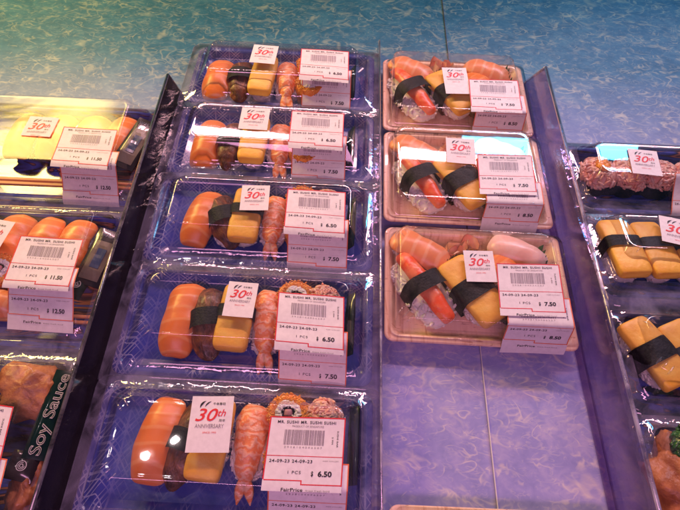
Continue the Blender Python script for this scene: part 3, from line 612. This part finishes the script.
# ------------------------------------------------------------------ wood print trays
CROW = [(.1540, .2615, (.1487, .2160, -.035), (.1115, .2125, .0240, .0285, R(2)), '7.50', '8.50', 'front'),
        (.2680, .3775, (.1450, .3310, -.040), (.1065, .3350, .0265, .0305, R(-2)), '7.50', '8.50', 'middle'),
        (.3795, .4880, (.1470, .4325, -.025), (.1100, .4305, .0250, .0390, R(3)), '7.50', '8.50', 'rear')]
for i, (y0, y1, la, st, p1, p2, w) in enumerate(CROW):
    who = w+' wood print tray'
    pack('shallow wood print tray with clear lid and mixed sushi, %s one of three' % w, 'wood print trays of mixed sushi', .0375, .1900, y0, y1, 'wood', H=.0345,
         labels=((la[0]+.0045, la[1]-.026, p2, la[2]*.4, 'B.052', 60+i), (la[0], la[1], p1, la[2], 'A', 50+i)), sticker=st, ins=(.0105, .0165, .0100, .0130), rz=R(-.5 if i else -.8))
    dy = (0, .1155, .2325)[i]+(.003 if i == 0 else 0)
    j = (0, .002, -.001)[i]
    nigiri('crab_stick_nigiri', .0690+j, .1960+dy, R(31), 'red crab stick nigiri lying diagonally at the left of the %s' % who, 'crab stick nigiri in the wood print trays', sc=1.22)
    nigiri('omelette_nigiri', .1075+j*.5, .1935+dy, R(34), 'diagonal yellow omelette nigiri crossed by nori in the %s' % who, 'omelette nigiri in the wood print trays', band=2, sc=1.10)
    nigiri('pale_salmon_nigiri', .0680, .2310+dy, R(58), 'pale orange salmon nigiri in the back left corner of the %s' % who, 'salmon nigiri in the wood print trays', sc=.98)
    nigiri('salmon_nigiri', .1420, .2080+dy, R(33), 'deep orange salmon nigiri partly under the label of the %s' % who, 'salmon nigiri in the wood print trays', sc=.95)
    nigiri('white_fish_nigiri' if i == 0 else 'pale_salmon_nigiri', .1500, .2330+dy, R(64), 'pale pink fish nigiri at the back right of the %s' % who, 'fish nigiri in the wood print trays', sc=.95)
    nigiri('eel_nigiri', .1385, .1850+dy, R(50), 'dark eel nigiri beneath the price label of the %s' % who, 'eel nigiri in the wood print trays', sc=.9)
    for q, (gx, gy, s_) in enumerate(((.0960, .2370, 1.2), (.1090, .2375, 1.1), (.1030, .2310, 1.0))):
        m = MB(); rows = []                      # one folded pink ginger slice
        for a in range(13):
            t = a/12*math.pi*2.2; rr_ = .0030+.0006*a+.0012*math.sin(a*1.9)
            rows.append([(rr_*math.cos(t)*s_, rr_*.8*math.sin(t)*s_, .009+.012*b/5*s_+.002*math.sin(t*3+b+i)) for b in range(6)])
        m.grid(rows); m.grid([[(x*.94, y*.94, z) for x, y, z in r_] for r_ in rows])
        o = link('ginger_slice', m.data('ginger_slice', M['ginger'], True), None, (gx, gy+dy, .004)); o.rotation_euler = (R(6), R(4*q), q*1.7+i); o.scale = (1, 1, .85)
        tag(o, ['large curled pink ginger slice', 'smaller pink ginger curl', 'pink ginger scrap'][q]+' near the back of the %s' % who, 'pickled ginger', 'ginger in the wood print trays')
    grass_sheet(.0980, .2260+dy, .006, .040, .021, R(24), 'dark green plastic grass behind the omelette in the %s' % who, 'plastic grass in the wood print trays')
    grass_sheet(.1740, .2050+dy, .006, .075, .022, R(95), 'dark green plastic grass along the right side of the %s' % who, 'plastic grass in the wood print trays')
pack('wood print tray at the bottom edge, only its back rim showing', None, .0385, .1860, -.072, .0405, 'wood', H=.0345, ins=(.0105, .0165, .0100, .0130))

# ------------------------------------------------------------------ left column
AX0, AX1 = -.378, -.1835
AR = [(.0010, .1310, 'front'), (.1370, .2640, 'middle'), (.2720, .3930, 'rear')]
pack('navy tray of brown tofu sushi with soy sachet, front one at the left edge', 'navy trays at the left', AX0, AX1, .0010, .1310, 'navy', H=.0390, ins=(.022, .024, .030, .016),
     labels=((-.2280+.002, .0560, '9.50', .1, 'B.056', 81), (-.2330, .0880, '8.50', .10, 'A', 80)))
pack('navy tray of salmon nigiri priced 12.50, middle one at the left edge', 'navy trays at the left', AX0, AX1, .1370, .2640, 'navy', H=.0390, ins=(.022, .020, .040, .014),
     labels=((-.2240, .1930, '12.50', .03, 'B.051', 84), (-.2275, .2180, '11.50', .02, 'A', 83)), sticker=(-.2790, .2180, .028, .032, R(-8)))
pack('navy tray of salmon nigiri with strong lamp glare, rear one at the left edge', 'navy trays at the left', AX0, AX1, .2720, .3930, 'navy', H=.0390, ins=(.022, .022, .026, .014),
     labels=((-.2240, .3120, '12.50', .02, 'B.052', 87), (-.2310, .3370, '11.50', .03, 'A', 86)), sticker=(-.2790, .3380, .027, .024, R(-2)))
for k, x in enumerate((-.3080, -.2790, -.2500, -.2235)):
    nigiri('salmon_nigiri', x, .2250, R(-3), '%s of the salmon nigiri in the middle navy tray' % ['cut off leftmost', 'second from left', 'third from left', 'rightmost'][k], 'salmon nigiri in the middle navy tray', sc=.97)
for k, x in enumerate((-.3080, -.2780, -.2470, -.2165)):
    nigiri('salmon_nigiri', x, .3480, R(-3), '%s of the salmon nigiri in the rear navy tray' % ['cut off leftmost', 'second from left', 'third from left', 'rightmost'][k], 'salmon nigiri in the rear navy tray', sc=.97)
roe_roll(-.2700, .1960, 'round maki roll below the sticker of the middle navy tray', None, name='maki_roll')
nigiri('pale_salmon_nigiri', -.2660, .1700, R(80), 'pale salmon piece lying sideways at the front of the middle navy tray', None, sc=.8)
lump('tofu_pouch', -.2150, .1020, .0195, .046, .040, .027, M['inari'], 3, 'brown fried tofu pouch at the back of the front navy tray', 'sushi', .0042, 75)
lump('tofu_pouch', -.2620, .1020, .0195, .044, .038, .026, M['inari'], 8, 'brown fried tofu pouch cut off at the left edge in the front navy tray', 'sushi', .0042, 75)
lump('stewed_topping', -.1985, .0420, .014, .022, .050, .018, M['brown'], 4, 'brown stewed topping at the front right of the front navy tray', 'food', .006, 120)
packet('sauce_packet', -.1925, .0860, .0250, .0160, .060, R(-4), (0, R(18)), M['packg'], 'dark green soy sauce sachet with outlined lettering in the front navy tray', text='Soy Sauce', th=.62, tw=.92)
packet('sauce_packet', -.2010, .0520, .0240, .0185, .018, R(-8), (0, R(12)), M['packk'], 'small black sachet with round emblem in the front navy tray', logo=True)
packet('wasabi_packet', -.1950, .2120, .0240, .0220, .052, R(-10), (0, R(14)), M['packk'], 'dark wasabi sachet with picture panel in the middle navy tray', picture=True)
packet('sauce_packet', -.2060, .1860, .0230, .014, .022, R(-14), (0, R(10)), M['packg'], 'small green sachet with white emblem beside the label of the middle navy tray', logo=True)
packet('wasabi_packet', -.1950, .3350, .0260, .0220, .060, R(-14), (0, R(14)), M['packk'], 'dark wasabi sachet at the right of the rear navy tray', picture=True)
chopsticks(-.2500, .1590, .0190, .125, 'wooden chopsticks across the front of the middle navy tray', R(0))
chopsticks(-.2480, .2900, .0190, .125, 'wooden chopsticks across the front of the rear navy tray', R(0))

# ------------------------------------------------------------------ right column
DX0, DX1 = .2150, .4100
DR = [(.0080, .1040), (.1085, .1900), (.1945, .2820), (.2880, .3700)]
pack('navy tray of tofu sushi with green seaweed at the lower right corner', 'navy trays at the right', DX0, DX1, *DR[0], 'navy', ins=(.018, .020, .024, .016))
pack('navy tray of omelette nigiri without sticker, third from the back at the right', 'navy trays at the right', DX0, DX1, *DR[1], 'navy', ins=(.018, .020, .024, .014))
pack('navy tray of omelette nigiri with strong lid glare, second from the back at the right', 'navy trays at the right', DX0, DX1, *DR[2], 'navy', ins=(.018, .020, .032, .016), sticker=(.2790, .2460, .030, .030, R(-14)))
pack('navy tray of pink crab salad gunkan, rearmost at the right edge', 'navy trays at the right', DX0, DX1, *DR[3], 'navy', ins=(.018, .020, .028, .016), labels=((.3225, .3190, '6.50', -.02, 'B.050', 93),), sticker=(.2740, .3300, .0265, .0300, R(-5)))
for k in range(5):
    gunkan(.2370+.0285*k, .3270, 'pink crab salad gunkan, %s in the rearmost right tray' % ['leftmost, dotted with orange roe,', 'second from left', 'third from left, under the sticker,', 'fourth from left, dotted with roe,', 'beyond the frame'][k], 'crab salad gunkan in the rearmost right tray', dot=k in (0, 3), i=k, sx=1.05, sy=1.15, rz=k*.7)
_b = set(tops()) - {o for o in tops() if o.get('label', '') != 'navy tray of omelette nigiri with strong lid glare, second from the back at the right'}
for k in range(4):
    nigiri('omelette_nigiri', .2345+.0272*k, .2360, R(6), 'nori banded omelette nigiri, %s in the glaring right tray' % ['leftmost', 'second from left', 'third from left', 'fourth from left'][k], 'omelette nigiri in the glaring right tray', band=1)
lean([o for o in tops() if o in _b or o.get('group') == 'omelette nigiri in the glaring right tray'], .3, .282, .001, -7.2)
for k in range(4):
    nigiri('omelette_nigiri', .2385+.0285*k, .1500, R(24), 'nori banded omelette nigiri, %s in the third right tray' % ['leftmost', 'second from left', 'third from left', 'fourth from left'][k], 'omelette nigiri in the third right tray', band=2)
lump('tofu_pouch', .2380, .0580, .0195, .048, .062, .027, M['inari'], 13, 'brown fried tofu pouch at the left of the lower right tray', 'sushi', .0042, 75)
lump('tofu_pouch', .2850, .0580, .0195, .044, .060, .027, M['inari'], 17, 'brown fried tofu pouch cut off by the lower right corner', 'sushi', .0042, 75)
e = link('seaweed_salad', RM['weed'], None, (.2480, .0800, .007)); tag(e, 'green seaweed salad on the tofu in the lower right tray', 'garnish')
